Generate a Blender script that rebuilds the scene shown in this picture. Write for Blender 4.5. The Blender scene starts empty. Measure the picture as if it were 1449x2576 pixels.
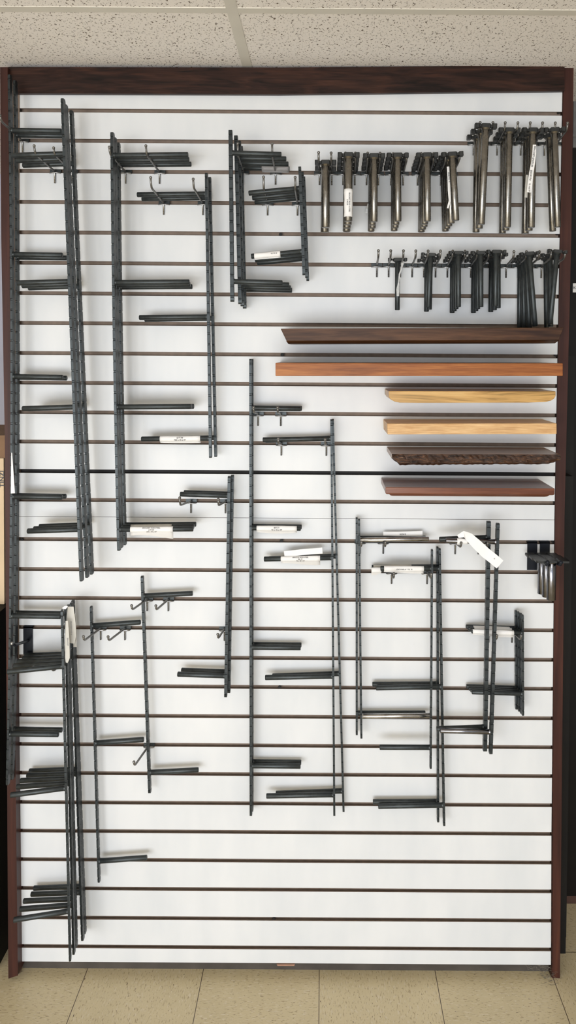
import bpy, bmesh, math, random
from mathutils import Vector, Matrix
random.seed(7)
PI = math.pi
scene = bpy.context.scene
COL = scene.collection

# ---------------------------------------------------------------- camera
F, D, H, PITCH, ROLL, CX, CY = 1930.0, 1.95688, 1.62201, 0.02769, 0.00655, 814.6, 943.5
cp, sp, cr, sr = math.cos(PITCH), math.sin(PITCH), math.cos(ROLL), math.sin(ROLL)
_r = Vector((1, 0, 0)); _u = Vector((0, sp, cp)); CB = Vector((0, -cp, sp))
CR = cr*_r + sr*_u
CU = -sr*_r + cr*_u
CAM = Vector((0, -D, H))
cd = bpy.data.cameras.new('camera')
cam = bpy.data.objects.new('camera', cd)
COL.objects.link(cam)
m = Matrix((CR, CU, CB)).transposed().to_4x4()
m.translation = CAM
cam.matrix_world = m
cd.sensor_fit = 'VERTICAL'
cd.sensor_height = 24.0
cd.lens = 24.0*F/2576
cd.shift_x = (724.5-CX)/2576
cd.shift_y = (CY-1288)/2576
cd.clip_start = 0.02
scene.camera = cam

# ---------------------------------------------------------------- light
scene.view_settings.view_transform = 'Standard'
scene.view_settings.look = 'None'
scene.view_settings.gamma = 1
scene.view_settings.use_curve_mapping = False
scene.view_settings.exposure = 0.07
w = bpy.data.worlds.new('daylight'); scene.world = w; w.use_nodes = True
w.node_tree.nodes['Background'].inputs[0].default_value = (0.80, 0.88, 1.0, 1)
w.node_tree.nodes['Background'].inputs[1].default_value = 0.9

def area(name, loc, target, sx, sy, power, col):
    l = bpy.data.lights.new(name, 'AREA'); l.shape = 'RECTANGLE'
    l.size, l.size_y, l.energy, l.color = sx, sy, power, col
    o = bpy.data.objects.new(name, l); COL.objects.link(o)
    o.location = loc
    o.rotation_euler = (Vector(target)-Vector(loc)).to_track_quat('-Z', 'Y').to_euler()
    return o
area('storefront_daylight', (-0.9, -4.6, 0.72), (0.0, 0, 0.1), 3.2, 1.3, 124, (0.95, 0.975, 1.0))
area('side_window_daylight', (-2.3, -3.2, 1.3), (0.3, 0, 1.0), 1.2, 1.4, 9, (1.0, 0.93, 0.82))
area('ceiling_troffer', (0.2, -3.3, 2.36), (0.2, -3.0, 0), 1.15, 1.15, 66, (0.95, 0.98, 1.0))

# ---------------------------------------------------------------- picture <-> room measures
def ray(px, py):
    return ((px-CX)/F*CR - (py-CY)/F*CU - CB)
def W(px, py, d=0.0):
    """point of the plane d metres in front of the slatwall seen at a pixel"""
    r = ray(px, py); t = (-d - CAM.y)/r.y
    return CAM + t*r
def WZ(px, py, z):
    r = ray(px, py); t = (z-CAM.z)/r.z
    return CAM + t*r

# ---------------------------------------------------------------- materials
def new_mat(name):
    m = bpy.data.materials.new(name); m.use_nodes = True
    nt = m.node_tree; b = nt.nodes['Principled BSDF']
    return m, nt, b
def N(nt, t, **kw):
    n = nt.nodes.new(t)
    for k, v in kw.items():
        if k.startswith('i_'):
            key = k[2:]
            n.inputs[int(key) if key.isdigit() else key].default_value = v
        else: setattr(n, k, v)
    return n
def ramp(nt, fac, stops):
    r = nt.nodes.new('ShaderNodeValToRGB'); e = r.color_ramp.elements
    while len(e) < len(stops): e.new(0.5)
    for el, (p, c) in zip(e, stops): el.position = p; el.color = (*c, 1)
    nt.links.new(fac, r.inputs[0]); return r.outputs[0]
def coords(nt, scale=(1, 1, 1), rot=(0, 0, 0), loc=(0, 0, 0)):
    tc = nt.nodes.new('ShaderNodeTexCoord'); mp = nt.nodes.new('ShaderNodeMapping')
    mp.inputs['Scale'].default_value = scale; mp.inputs['Rotation'].default_value = rot
    mp.inputs['Location'].default_value = loc
    nt.links.new(tc.outputs['Object'], mp.inputs[0]); return mp.outputs[0]
def noise(nt, vec, scale, detail=3, rough=.5, dist=0):
    n = nt.nodes.new('ShaderNodeTexNoise')
    n.inputs['Scale'].default_value = scale; n.inputs['Detail'].default_value = detail
    n.inputs['Roughness'].default_value = rough; n.inputs['Distortion'].default_value = dist
    nt.links.new(vec, n.inputs['Vector']); return n.outputs[0]
def mixc(nt, fac, a, b, blend='MIX'):
    n = nt.nodes.new('ShaderNodeMix'); n.data_type = 'RGBA'; n.blend_type = blend
    if isinstance(fac, (int, float)): n.inputs[0].default_value = fac
    else: nt.links.new(fac, n.inputs[0])
    for i, v in ((6, a), (7, b)):
        if isinstance(v, tuple): n.inputs[i].default_value = (*v, 1)
        else: nt.links.new(v, n.inputs[i])
    return n.outputs[2]
def math_(nt, op, a, b=0.0):
    n = nt.nodes.new('ShaderNodeMath'); n.operation = op
    for i, v in enumerate((a, b)):
        if isinstance(v, (int, float)): n.inputs[i].default_value = v
        else: nt.links.new(v, n.inputs[i])
    return n.outputs[0]
def bump(nt, b, h, strength, dist=.001):
    n = nt.nodes.new('ShaderNodeBump'); n.inputs['Strength'].default_value = strength
    n.inputs['Distance'].default_value = dist
    nt.links.new(h, n.inputs['Height']); nt.links.new(n.outputs[0], b.inputs['Normal'])

def plain(name, col, rough=.5, metal=0.0, var=0.12, scale=40, bmp=0.0):
    m, nt, b = new_mat(name)
    v = coords(nt)
    f = noise(nt, v, scale, 4)
    c = ramp(nt, f, [(.3, tuple(x*(1-var) for x in col)), (.7, tuple(min(1, x*(1+var)) for x in col))])
    nt.links.new(c, b.inputs['Base Color'])
    b.inputs['Roughness'].default_value = rough; b.inputs['Metallic'].default_value = metal
    if max(col) < .03: b.inputs['Specular IOR Level'].default_value = .2
    if bmp: bump(nt, b, f, bmp)
    return m
def steel(name, col, rough, metal, spot=0.25):
    m, nt, b = new_mat(name)
    v = coords(nt)
    f = noise(nt, v, 55, 5, .6)
    g = noise(nt, coords(nt, (1, 1, 1), loc=(3, 1, 2)), 400, 2)
    c = ramp(nt, f, [(.32, tuple(x*(1-spot) for x in col)), (.68, tuple(min(1, x*(1+spot)) for x in col))])
    nt.links.new(c, b.inputs['Base Color'])
    r = ramp(nt, f, [(.3, (rough*.8,)*3), (.7, (rough*1.25,)*3)])
    nt.links.new(r, b.inputs['Roughness'])
    b.inputs['Metallic'].default_value = metal
    bump(nt, b, g, .15, .0005)
    return m
def wood(name, stops, rough=.4, sx=1.2, scale=9, dist=1.5, fine=.35, loc=(0, 0, 0), coat=0.0, finecol=(0.4, .3, .2)):
    m, nt, b = new_mat(name)
    v = coords(nt, (sx, 14, 14), loc=loc)
    f = noise(nt, v, scale*.25, 4, .55, dist)
    c = ramp(nt, f, stops)
    g = noise(nt, coords(nt, (6, 160, 160), loc=loc), 3.0, 3, .6)
    gc = ramp(nt, g, [(.35, finecol), (.62, (1, 1, 1))])
    c2 = mixc(nt, fine, c, gc, 'MULTIPLY')
    nt.links.new(c2, b.inputs['Base Color'])
    b.inputs['Roughness'].default_value = rough; b.inputs['Specular IOR Level'].default_value = .22
    if coat: b.inputs['Coat Weight'].default_value = coat*.25; b.inputs['Coat Roughness'].default_value = .15
    bump(nt, b, g, .08, .0006)
    return m

M = {}
# white laminate of the slats, faintly smudged
m, nt, b = new_mat('white_laminate')
f = noise(nt, coords(nt, (5, 1, 1.6)), 2.2, 3, .5)
c = ramp(nt, f, [(.3, (.655, .675, .695)), (.65, (.725, .735, .745))])
s = noise(nt, coords(nt, (9, 3, 26), loc=(4, 0, 2)), 3.2, 4, .7)
sm = ramp(nt, s, [(.71, (1, 1, 1)), (.80, (.80, .79, .77))])
nt.links.new(mixc(nt, 1.0, c, sm, 'MULTIPLY'), b.inputs['Base Color']); b.inputs['Roughness'].default_value = .42
M['white'] = m
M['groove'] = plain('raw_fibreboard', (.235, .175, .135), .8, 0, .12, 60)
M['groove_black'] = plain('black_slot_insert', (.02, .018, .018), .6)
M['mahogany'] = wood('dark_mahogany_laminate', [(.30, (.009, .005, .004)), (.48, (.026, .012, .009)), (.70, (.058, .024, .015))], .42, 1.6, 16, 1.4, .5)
mv, nt, b = new_mat('red_mahogany_post')
v = coords(nt, (22, 22, .9)); f = noise(nt, v, 1.6, 4, .6, .8)
c = ramp(nt, f, [(.3, (.030, .013, .011)), (.55, (.056, .021, .016)), (.75, (.088, .032, .020))])
nt.links.new(c, b.inputs['Base Color']); b.inputs['Roughness'].default_value = .4; b.inputs['Specular IOR Level'].default_value = .2
M['post'] = mv
M['black_steel'] = steel('blackened_steel', (.044, .051, .053), .40, .55)
M['bar_steel'] = steel('hammered_black_steel', (.036, .043, .046), .38, .6, .3)
M['cross_steel'] = steel('dark_forged_steel', (.030, .031, .030), .42, .5, .3)
M['mill_steel'] = steel('brown_mill_steel', (.235, .222, .20), .27, .95, .14)
M['shiny_steel'] = steel('bare_bright_steel', (.42, .41, .40), .22, 1.0, .2)
M['pipe_steel'] = steel('polished_grey_steel', (.23, .23, .25), .2, 1.0, .15)
M['chrome'] = steel('zinc_plated_wire', (.40, .40, .40), .28, .95, .03)
M['dull_zinc'] = steel('dull_zinc_wire', (.22, .215, .205), .4, .85, .1)
M['black_paint'] = plain('black_powder_coat', (.012, .014, .02), .35)
M['paper'] = plain('white_paper', (.84, .83, .82), .7, 0, .03, 30)
M['grey_paper'] = plain('grey_film_tag', (.30, .29, .29), .5, 0, .1)
M['old_paper'] = plain('aged_paper', (.60, .58, .53), .7, 0, .06, 30)
M['ink'] = plain('grey_ink', (.09, .09, .10), .8)
M['faint_ink'] = plain('faint_ink', (.30, .30, .31), .8)
M['film'] = plain('crumpled_clear_tape', (.45, .45, .44), .25, 0, .35, 90, .4)
M['screw'] = plain('black_screw', (.015, .013, .012), .5)
M['walnut'] = wood('dark_walnut', [(.3, (.030, .012, .006)), (.5, (.062, .027, .012)), (.7, (.120, .055, .025))], .38, .9, 11, 2.2, .5, (1, 2, 3), .2)
M['cherry'] = wood('orange_cherry', [(.3, (.22, .072, .020)), (.5, (.34, .120, .032)), (.72, (.47, .190, .055))], .4, .8, 9, 1.6, .55, (5, 1, 0), .3, (.45, .3, .2))
M['poplar'] = wood('golden_poplar', [(.36, (.26, .16, .052)), (.47, (.50, .30, .10)), (.6, (.64, .40, .15)), (.75, (.70, .48, .20))], .33, .9, 9, 2.5, .25, (2, 7, 4), .4, (.55, .4, .2))
M['oak'] = wood('pale_oak', [(.3, (.58, .36, .17)), (.5, (.70, .46, .23)), (.7, (.80, .57, .31))], .45, 2.2, 20, .6, .6, (3, 3, 1), .1, (.6, .42, .25))
M['mahogany_shelf'] = wood('reddish_mahogany', [(.3, (.105, .036, .018)), (.5, (.17, .060, .030)), (.72, (.25, .095, .048))], .28, .8, 8, 1.2, .4, (8, 2, 2), .45, (.45, .35, .3))
M['slab_top'] = wood('brown_slab_wood', [(.3, (.16, .085, .045)), (.5, (.24, .135, .075)), (.7, (.33, .19, .11))], .3, 1.0, 9, 1.5, .4, (0, 5, 2), .4)
# bark edge
m, nt, b = new_mat('dark_bark_edge')
f = noise(nt, coords(nt, (14, 30, 60)), 2.6, 6, .7, 1.2)
c = ramp(nt, f, [(.35, (.010, .006, .005)), (.5, (.045, .020, .012)), (.60, (.10, .045, .022)), (.72, (.27, .14, .075))])
nt.links.new(c, b.inputs['Base Color']); b.inputs['Roughness'].default_value = .35; bump(nt, b, f, .8, .004)
M['bark'] = m
# floor: beige vinyl tiles, flecked, the grain turning from tile to tile
m, nt, b = new_mat('flecked_vinyl_tile')
TX0 = W(803, 2455).x; TY0 = .085
tc = nt.nodes.new('ShaderNodeTexCoord'); sep = nt.nodes.new('ShaderNodeSeparateXYZ'); nt.links.new(tc.outputs['Object'], sep.inputs[0])
u = math_(nt, 'DIVIDE', math_(nt, 'SUBTRACT', sep.outputs[0], TX0), .3048)
v_ = math_(nt, 'DIVIDE', math_(nt, 'SUBTRACT', sep.outputs[1], TY0), .3048)
fu = math_(nt, 'FRACT', math_(nt, 'ADD', u, 100)); fv = math_(nt, 'FRACT', math_(nt, 'ADD', v_, 100))
def edge(x): return math_(nt, 'MINIMUM', x, math_(nt, 'SUBTRACT', 1.0, x))
seam = math_(nt, 'LESS_THAN', math_(nt, 'MINIMUM', edge(fu), edge(fv)), .0032)
par = math_(nt, 'MODULO', math_(nt, 'ADD', math_(nt, 'FLOOR', math_(nt, 'ADD', u, 100)), math_(nt, 'FLOOR', math_(nt, 'ADD', v_, 100))), 2.0)
def flecks(scale, lo, hi, l):
    a = noise(nt, coords(nt, (1, 3.2, 1), loc=l), scale, 2, .5, .4)
    b2 = noise(nt, coords(nt, (3.2, 1, 1), loc=l), scale, 2, .5, .4)
    mx = nt.nodes.new('ShaderNodeMix'); nt.links.new(par, mx.inputs[0]); nt.links.new(a, mx.inputs[2]); nt.links.new(b2, mx.inputs[3])
    mr = nt.nodes.new('ShaderNodeMapRange'); mr.inputs[1].default_value = lo; mr.inputs[2].default_value = hi
    nt.links.new(mx.outputs[0], mr.inputs[0]); return mr.outputs[0]
base = ramp(nt, noise(nt, coords(nt), 5, 4, .6), [(.3, (.57, .475, .29)), (.7, (.66, .555, .35))])
c = mixc(nt, flecks(92, .575, .68, (0, 0, 0)), base, (.42, .325, .19))
c = mixc(nt, flecks(70, .58, .68, (5, 3, 0)), c, (.66, .57, .41))
c = mixc(nt, flecks(85, .69, .73, (9, 1, 0)), c, (.16, .11, .065))
c = mixc(nt, seam, c, (.10, .07, .045))
nt.links.new(c, b.inputs['Base Color']); b.inputs['Roughness'].default_value = .42
M['floor'] = m
# ceiling: fissured acoustic tile
m, nt, b = new_mat('fissured_acoustic_tile')
v = coords(nt, (1.15, .75, 1)); f = noise(nt, v, 185, 2.0, .5, .7)
v2 = coords(nt, (1, .8, 1), loc=(3, 2, 0)); f2 = noise(nt, v2, 225, 2, .5, .5)
mk = ramp(nt, f, [(.335, (1, 1, 1)), (.375, (0, 0, 0))]); mk2 = ramp(nt, f2, [(.305, (1, 1, 1)), (.35, (0, 0, 0))])
mm = math_(nt, 'MAXIMUM', mk, mk2)
stain = ramp(nt, noise(nt, coords(nt, (1, 1, 1), loc=(1, 4, 0)), 3.2, 5, .65), [(.66, (1, 1, 1)), (.74, (.72, .68, .62))])
c = mixc(nt, mm, (.90, .85, .80), (.17, .13, .10))
c = mixc(nt, 1.0, c, stain, 'MULTIPLY')
nt.links.new(c, b.inputs['Base Color']); b.inputs['Roughness'].default_value = .95
bump(nt, b, math_(nt, 'SUBTRACT', 1.0, mm), .5, .002)
M['ceiling'] = m
M['tbar'] = plain('cream_metal_runner', (.70, .665, .59), .55, 0, .04, 12)
M['lavender'] = plain('pale_lavender_paint', (.50, .50, .58), .8, 0, .04, 6)
M['dark_cabinet'] = plain('dark_espresso_laminate', (.006, .0045, .004), .5, 0, .25, 4)
M['dark_board'] = plain('charcoal_board', (.010, .009, .008), .6, 0, .2, 4)
M['redbase'] = plain('brown_red_base', (.07, .03, .02), .6)
M['card'] = plain('brown_cardboard', (.24, .14, .075), .8, 0, .12, 8)
M['pale_card'] = plain('pale_plywood_carton', (.66, .50, .32), .7, 0, .08, 6)
M['greybox'] = plain('grey_metal_face', (.17, .17, .17), .5)
M['toe'] = plain('dusty_toe_strip', (.065, .055, .046), .8, 0, .3, 14)
M['dust'] = plain('grey_dust_fluff', (.17, .15, .12), .95)
M['shim'] = plain('pinkish_wood_shim', (.34, .19, .13), .7)
M['wallgrey'] = plain('warm_grey_paint', (.42, .41, .39), .8, 0, .03, 4)

# ---------------------------------------------------------------- mesh helpers
class MB:
    def __init__(s): s.v = []; s.f = []; s.mi = []; s.sm = []
    def add(s, vs, fs, mi=0, smooth=False):
        o = len(s.v); s.v += [tuple(x) for x in vs]
        for f in fs: s.f.append([i+o for i in f]); s.mi.append(mi); s.sm.append(smooth)
    def box(s, a, b, mi=0, rot=None, c=None):
        x0, y0, z0 = a; x1, y1, z1 = b
        vs = [Vector(p) for p in ((x0, y0, z0), (x1, y0, z0), (x1, y1, z0), (x0, y1, z0), (x0, y0, z1), (x1, y0, z1), (x1, y1, z1), (x0, y1, z1))]
        if rot: vs = [rot @ (v-c) + c for v in vs]
        s.add(vs, [(3, 2, 1, 0), (4, 5, 6, 7), (0, 1, 5, 4), (1, 2, 6, 5), (2, 3, 7, 6), (3, 0, 4, 7)], mi)
    def tube(s, pts, r, n=10, mi=0, caps=True, bev=0.0):
        pts = [Vector(p) for p in pts]
        rs = [r]*len(pts) if isinstance(r, (int, float)) else list(r)
        if bev:
            d0 = (pts[1]-pts[0]).normalized(); d1 = (pts[-2]-pts[-1]).normalized()
            pts = [pts[0], pts[0]+d0*bev] + pts[1:-1] + [pts[-1]+d1*bev, pts[-1]]
            rs = [rs[0]-bev, rs[0]] + rs[1:-1] + [rs[-1], rs[-1]-bev]
        o = len(s.v); ref = None
        for i, p in enumerate(pts):
            d = (pts[min(i+1, len(pts)-1)]-pts[max(i-1, 0)]).normalized()
            if ref is None: ref = d.orthogonal().normalized()
            a = (ref - d*ref.dot(d)).normalized(); ref = a; b2 = d.cross(a)
            for k in range(n):
                t = 2*PI*k/n; s.v.append(tuple(p + a*math.cos(t)*rs[i] + b2*math.sin(t)*rs[i]))
        for i in range(len(pts)-1):
            for k in range(n):
                k2 = (k+1) % n
                s.f.append([o+i*n+k, o+i*n+k2, o+(i+1)*n+k2, o+(i+1)*n+k]); s.mi.append(mi); s.sm.append(True)
        if caps:
            s.f.append([o+k for k in range(n)][::-1]); s.mi.append(mi); s.sm.append(False)
            q = o+(len(pts)-1)*n
            s.f.append([q+k for k in range(n)]); s.mi.append(mi); s.sm.append(False)
    def ball(s, c, r, n=8):
        pts = []; rs = []
        for i in range(7):
            t = PI*i/6; pts.append(Vector(c)+Vector((0, 0, -math.cos(t)*r))); rs.append(max(math.sin(t)*r, r*.02))
        s.tube(pts, rs, n)
    def mesh(s, name, mats):
        me = bpy.data.meshes.new(name); me.from_pydata(s.v, [], s.f)
        for mt in (mats if isinstance(mats, (list, tuple)) else [mats]): me.materials.append(mt)
        me.polygons.foreach_set('material_index', s.mi); me.polygons.foreach_set('use_smooth', s.sm)
        bm = bmesh.new(); bm.from_mesh(me); bmesh.ops.recalc_face_normals(bm, faces=bm.faces); bm.to_mesh(me); bm.free()
        return me
    def build(s, name, mats, parent=None): return obj(name, s.mesh(name, mats), parent)
def obj(name, me, parent=None):
    o = bpy.data.objects.new(name, me); COL.objects.link(o)
    if parent: o.parent = parent
    return o
def tag(o, label=None, cat=None, group=None, kind=None):
    if label:
        if cat: assert 4 <= len(label.split()) <= 16, label
        o['label'] = label
    if cat: o['category'] = cat
    if group: o['group'] = group
    if kind: o['kind'] = kind
    return o
def empty(name, loc=(0, 0, 0), rot=(0, 0, 0)):
    o = bpy.data.objects.new(name, None); COL.objects.link(o); o.location = loc; o.rotation_euler = rot
    o.empty_display_size = .02; return o
def text_mesh(s, size, mat, align='CENTER'):
    cu = bpy.data.curves.new('print', 'FONT'); cu.body = s; cu.size = size; cu.align_x = align; cu.align_y = 'CENTER'
    cu.offset = size*.018
    cu.resolution_u = 2
    t = bpy.data.objects.new('print', cu); COL.objects.link(t)
    bpy.context.view_layer.update()
    me = bpy.data.meshes.new_from_object(t.evaluated_get(bpy.context.evaluated_depsgraph_get()))
    bpy.data.objects.remove(t); me.materials.clear(); me.materials.append(mat); return me

# ================================================================ the setting
mb = MB(); mb.add([(-3, -5, 0), (3, -5, 0), (3, 1.2, 0), (-3, 1.2, 0)], [(0, 1, 2, 3)])
tag(mb.build('floor', M['floor']), 'beige flecked vinyl tile floor below the slatwall', kind='structure')
CZ = W(1418, 163.5, .03).z + .003
mb = MB(); mb.add([(-3, -5, CZ), (3, -5, CZ), (3, 1.2, CZ), (-3, 1.2, CZ)], [(3, 2, 1, 0)])
tag(mb.build('ceiling', M['ceiling']), 'fissured acoustic tile ceiling above the display', kind='structure')
# T-bar runners of the ceiling
yc = WZ(700, 26, CZ).y
a0 = WZ(620, 166, CZ); xr = (a0.x + WZ(580, 2, CZ).x)/2
trunc = 0.012
k = 0
for i in range(-3, 6):
    y = yc - i*.6096
    if -5 < y < 1.2:
        k += 1; mb = MB(); mb.box((-3, y-trunc, CZ-.0015), (3, y+trunc, CZ+.02)); tag(mb.build('trim_%d' % k, M['tbar']), kind='structure')
for i in (-2, -1, 0, 1, 2):
    x = xr + i*1.2192
    if abs(x) < 3:
        k += 1; mb = MB(); mb.box((x-trunc, -5, CZ-.0017), (x+trunc, 1.2, CZ+.02)); tag(mb.build('trim_%d' % k, M['tbar']), kind='structure')
mb = MB(); mb.box((-3, 1.2, 0), (3, 1.3, CZ)); tag(mb.build('wall_back', M['lavender']), kind='structure')
mb = MB(); mb.box((-3.1, -5, 0), (-3, 1.2, CZ)); tag(mb.build('wall_left', M['wallgrey']), kind='structure')
mb = MB(); mb.box((3, -5, 0), (3.1, 1.2, CZ)); tag(mb.build('wall_right', M['wallgrey']), kind='structure')

# ================================================================ the slatwall display
disp = empty('slatwall_display')
tag(disp, 'white slatwall with brown slots in a dark mahogany frame', 'display wall')
UP = [281.5, 357.6, 434.4, 512, 588.6, 665.2, 741.6, 816.6, 892.2, 966.5, 1040.7, 1115, 1188.9, 1261]
LO = [1360, 1435.5, 1508, 1581.5, 1655.5, 1728.5, 1802.7, 1875.5, 1948, 2021.5, 2093.5, 2165.5, 2238, 2311.7, 2384]
def slot_z(py): return W(720, py).z
XL, XRT, XRB = W(30, 1300).x, W(1416, 300).x, W(1387, 2400).x
SLOTZ = [slot_z(y) for y in UP+LO]
PT = .018
def panel(name, ztop, zbot, slots):
    mb = MB()
    prof = [(0, ztop, 0)]     # (y, z, material of the face that FOLLOWS)
    ho, hc = .0049, .0105
    for z in slots:
        g = 2 if abs(z-slot_z(1188.9)) < .001 else 1
        prof[-1] = (*prof[-1][:2], 0)
        prof += [(0, z+ho, g), (.0045, z+ho, g), (.0045, z+hc, g), (.0125, z+hc, g), (.0125, z-hc, g), (.0045, z-hc, g), (.0045, z-ho, g), (0, z-ho, 0)]
    prof.append((0, zbot, 0)); prof.append((PT, zbot, 1)); prof.append((PT, ztop, 1))
    n = len(prof)
    def xr(z): return XRT + (XRB-XRT)*(2.26-z)/2.26
    vs = [(XL, y, z) for y, z, g in prof] + [(xr(z), y, z) for y, z, g in prof]
    for i in range(n):
        j = (i+1) % n
        mb.add([vs[i], vs[j], vs[n+j], vs[n+i]], [(0, 1, 2, 3)], prof[i][2] if i < n-2 else 1)
    return mb.build(name, [M['white'], M['groove'], M['groove_black']], disp)
zseam = W(720, 1303.5).z
tag(panel('upper_slat_panel', W(720, 225).z, zseam+.0005, SLOTZ[:14]))
tag(panel('lower_slat_panel', zseam-.0005, W(720, 2423).z, SLOTZ[14:]))

def slab(name, mat, pts, d0, d1, parent, round_=0.0):
    """board whose front outline is given in picture measures at its front plane d1; back plane d0"""
    mb = MB()
    fr = [W(x, y, d1) for x, y in pts]; bk = [Vector((p.x, -d0, p.z)) for p in fr]
    n = len(fr)
    mb.add(fr+bk, [tuple(range(n)), tuple(range(2*n-1, n-1, -1))] + [(i, n+i, n+(i+1) % n, (i+1) % n) for i in range(n)])
    return mb.build(name, mat, parent)
slab('header_board', M['mahogany'], [(20, 168.5), (700, 170), (1420, 163.5), (1420, 228.5), (1416, 228.5), (700, 237), (40, 235)], -PT, .012, disp)
tag(slab('side_post', M['post'], [(0, 169), (19, 169), (45, 2454), (21, 2462), (12, 1100), (3, 600)], -.06, .028, disp), 'left mahogany post')
tag(slab('side_post', M['post'], [(1419, 162), (1443, 165), (1437, 600), (1420, 1300), (1408.5, 2461), (1389, 2461), (1392.5, 1700), (1397, 1280), (1409, 610)], -.06, .003, disp), 'right mahogany post')
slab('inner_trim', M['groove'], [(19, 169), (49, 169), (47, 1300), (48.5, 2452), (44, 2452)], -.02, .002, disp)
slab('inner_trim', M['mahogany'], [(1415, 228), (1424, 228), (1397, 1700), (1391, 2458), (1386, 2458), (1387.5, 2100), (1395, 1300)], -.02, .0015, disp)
# toe strip under the panels
mb = MB(); mb.box((XL, .02, 0), (XRB, .035, W(720, 2424).z+.02)); mb.build('toe_strip', M['toe'], disp)
slab('shim', M['shim'], [(696, 2426), (742, 2426), (740, 2430), (698, 2430)], -.015, -.001, disp)
for (x, y) in [(706, 590), (710, 892.5), (708, 1360), (703.5, 1728.5), (689, 2311), (1405, 283), (1401, 588), (1397, 893), (1395, 1263), (1391, 1362), (55, 1358), (50, 277)]:
    p = W(x, y, -.006); mb = MB()
    mb.tube([(p.x, -.001 if 0 else .0035, p.z), (p.x, .0125, p.z)], [.0045, .0025], 12); mb.build('screw', M['screw'], disp)

# ================================================================ things beside and behind the frame
# right: dark cabinet standing behind
cab = empty('dark_cabinet', (0, 0, 0)); tag(cab, 'tall dark brown cabinet behind the right post', 'cabinet')
c0 = W(1400, 1000, -.36)
mb = MB(); mb.box((c0.x, .26, .03), (c0.x+.7, .8, CZ-.02)); mb.build('cabinet_body', M['dark_cabinet'], cab)
mb = MB(); mb.box((c0.x+.005, .27, 0), (c0.x+.69, .78, .03)); mb.build('plinth', M['redbase'], cab)
p0, p1 = W(1442, 250, -.255), W(1470, 372, -.255)
mb = MB(); mb.box((p0.x, .25, p1.z), (p1.x+.1, .26, p0.z)); mb.box((p0.x-.002, .246, W(1442, 345, -.25).z), (p1.x+.1, .252, W(1442, 338, -.25).z)); mb.build('grey_vent_panel', M['greybox'], cab)
p0, p1 = W(1443.5, 712, -.25), W(1463, 735, -.25)
tg = MB(); tg.box((p0.x, .2575, p1.z), (p1.x, .26, p0.z)); t = tg.build('paper_tag', M['paper'], cab)
tm = obj('print', text_mesh('K5', .010, M['ink'], 'LEFT'), t); tm.location = (p0.x+.001, .2565, (p0.z+p1.z)/2); tm.rotation_euler = (PI/2, 0, 0)
bd = empty('leaning_board'); tag(bd, 'charcoal board standing between right post and dark cabinet', 'board')
a, b_, c_ = W(1400, 900, -.13), W(1425, 2310, -.13), W(1418, 2322, -.08)
mb = MB(); mb.box((a.x-.02, .13, .006), (b_.x, .15, 1.62)); mb.build('board_panel', M['dark_board'], bd)
mb = MB(); mb.box((a.x-.02, .08, 0), (W(1418, 2320, -.1).x, .128, 1.3)); mb.build('board_edge', M['dark_board'], bd)
# left: carton stack
ct = empty('brown_carton'); tag(ct, 'brown cardboard carton on top of the pile left of the frame', 'box')
y0 = .10
a = W(12.5, 1097, -y0); b2 = W(12, 1152, -y0)
mb = MB(); mb.box((a.x-.32, y0, b2.z), (a.x-.0, y0+.3, a.z)); mb.build('carton_body', M['card'], ct)
mb = MB(); mb.box((a.x-.32, y0-.002, a.z-.006), (a.x+.002, y0+.3, a.z+.002)); mb.build('lid', M['card'], ct)
ct2 = empty('pale_carton'); tag(ct2, 'tall pale carton with black sideways letters under the brown one', 'box')
a = W(9, 1152, -y0); b2 = W(6, 1520, -y0)
mb = MB(); mb.box((a.x-.32, y0, b2.z), (a.x, y0+.3, a.z-.001)); cb_ = mb.build('carton_body', M['pale_card'], ct2)
tm = obj('print', text_mesh('TINZI', .018, M['ink']), cb_); q = W(5, 1205, -y0+.002); tm.location = (q.x, y0-.002, q.z); tm.rotation_euler = (PI/2, -PI/2, 0)
ck = empty('dark_crate'); tag(ck, 'dark olive crate left of the frame, its front standing in for floor shadow', 'crate')
mb = MB(); mb.box((a.x-.35, .012, 0), (a.x+.012, y0+.3, b2.z-.001)); mb.build('crate_body', M['dark_board'], ck)  # front pulled forward; its dark face stands in for the shadow on the floor
mb = MB(); mb.box((a.x-.352, .008, b2.z-.08), (a.x+.014, .012, b2.z-.05)); mb.build('band', M['dark_cabinet'], ck)

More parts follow.
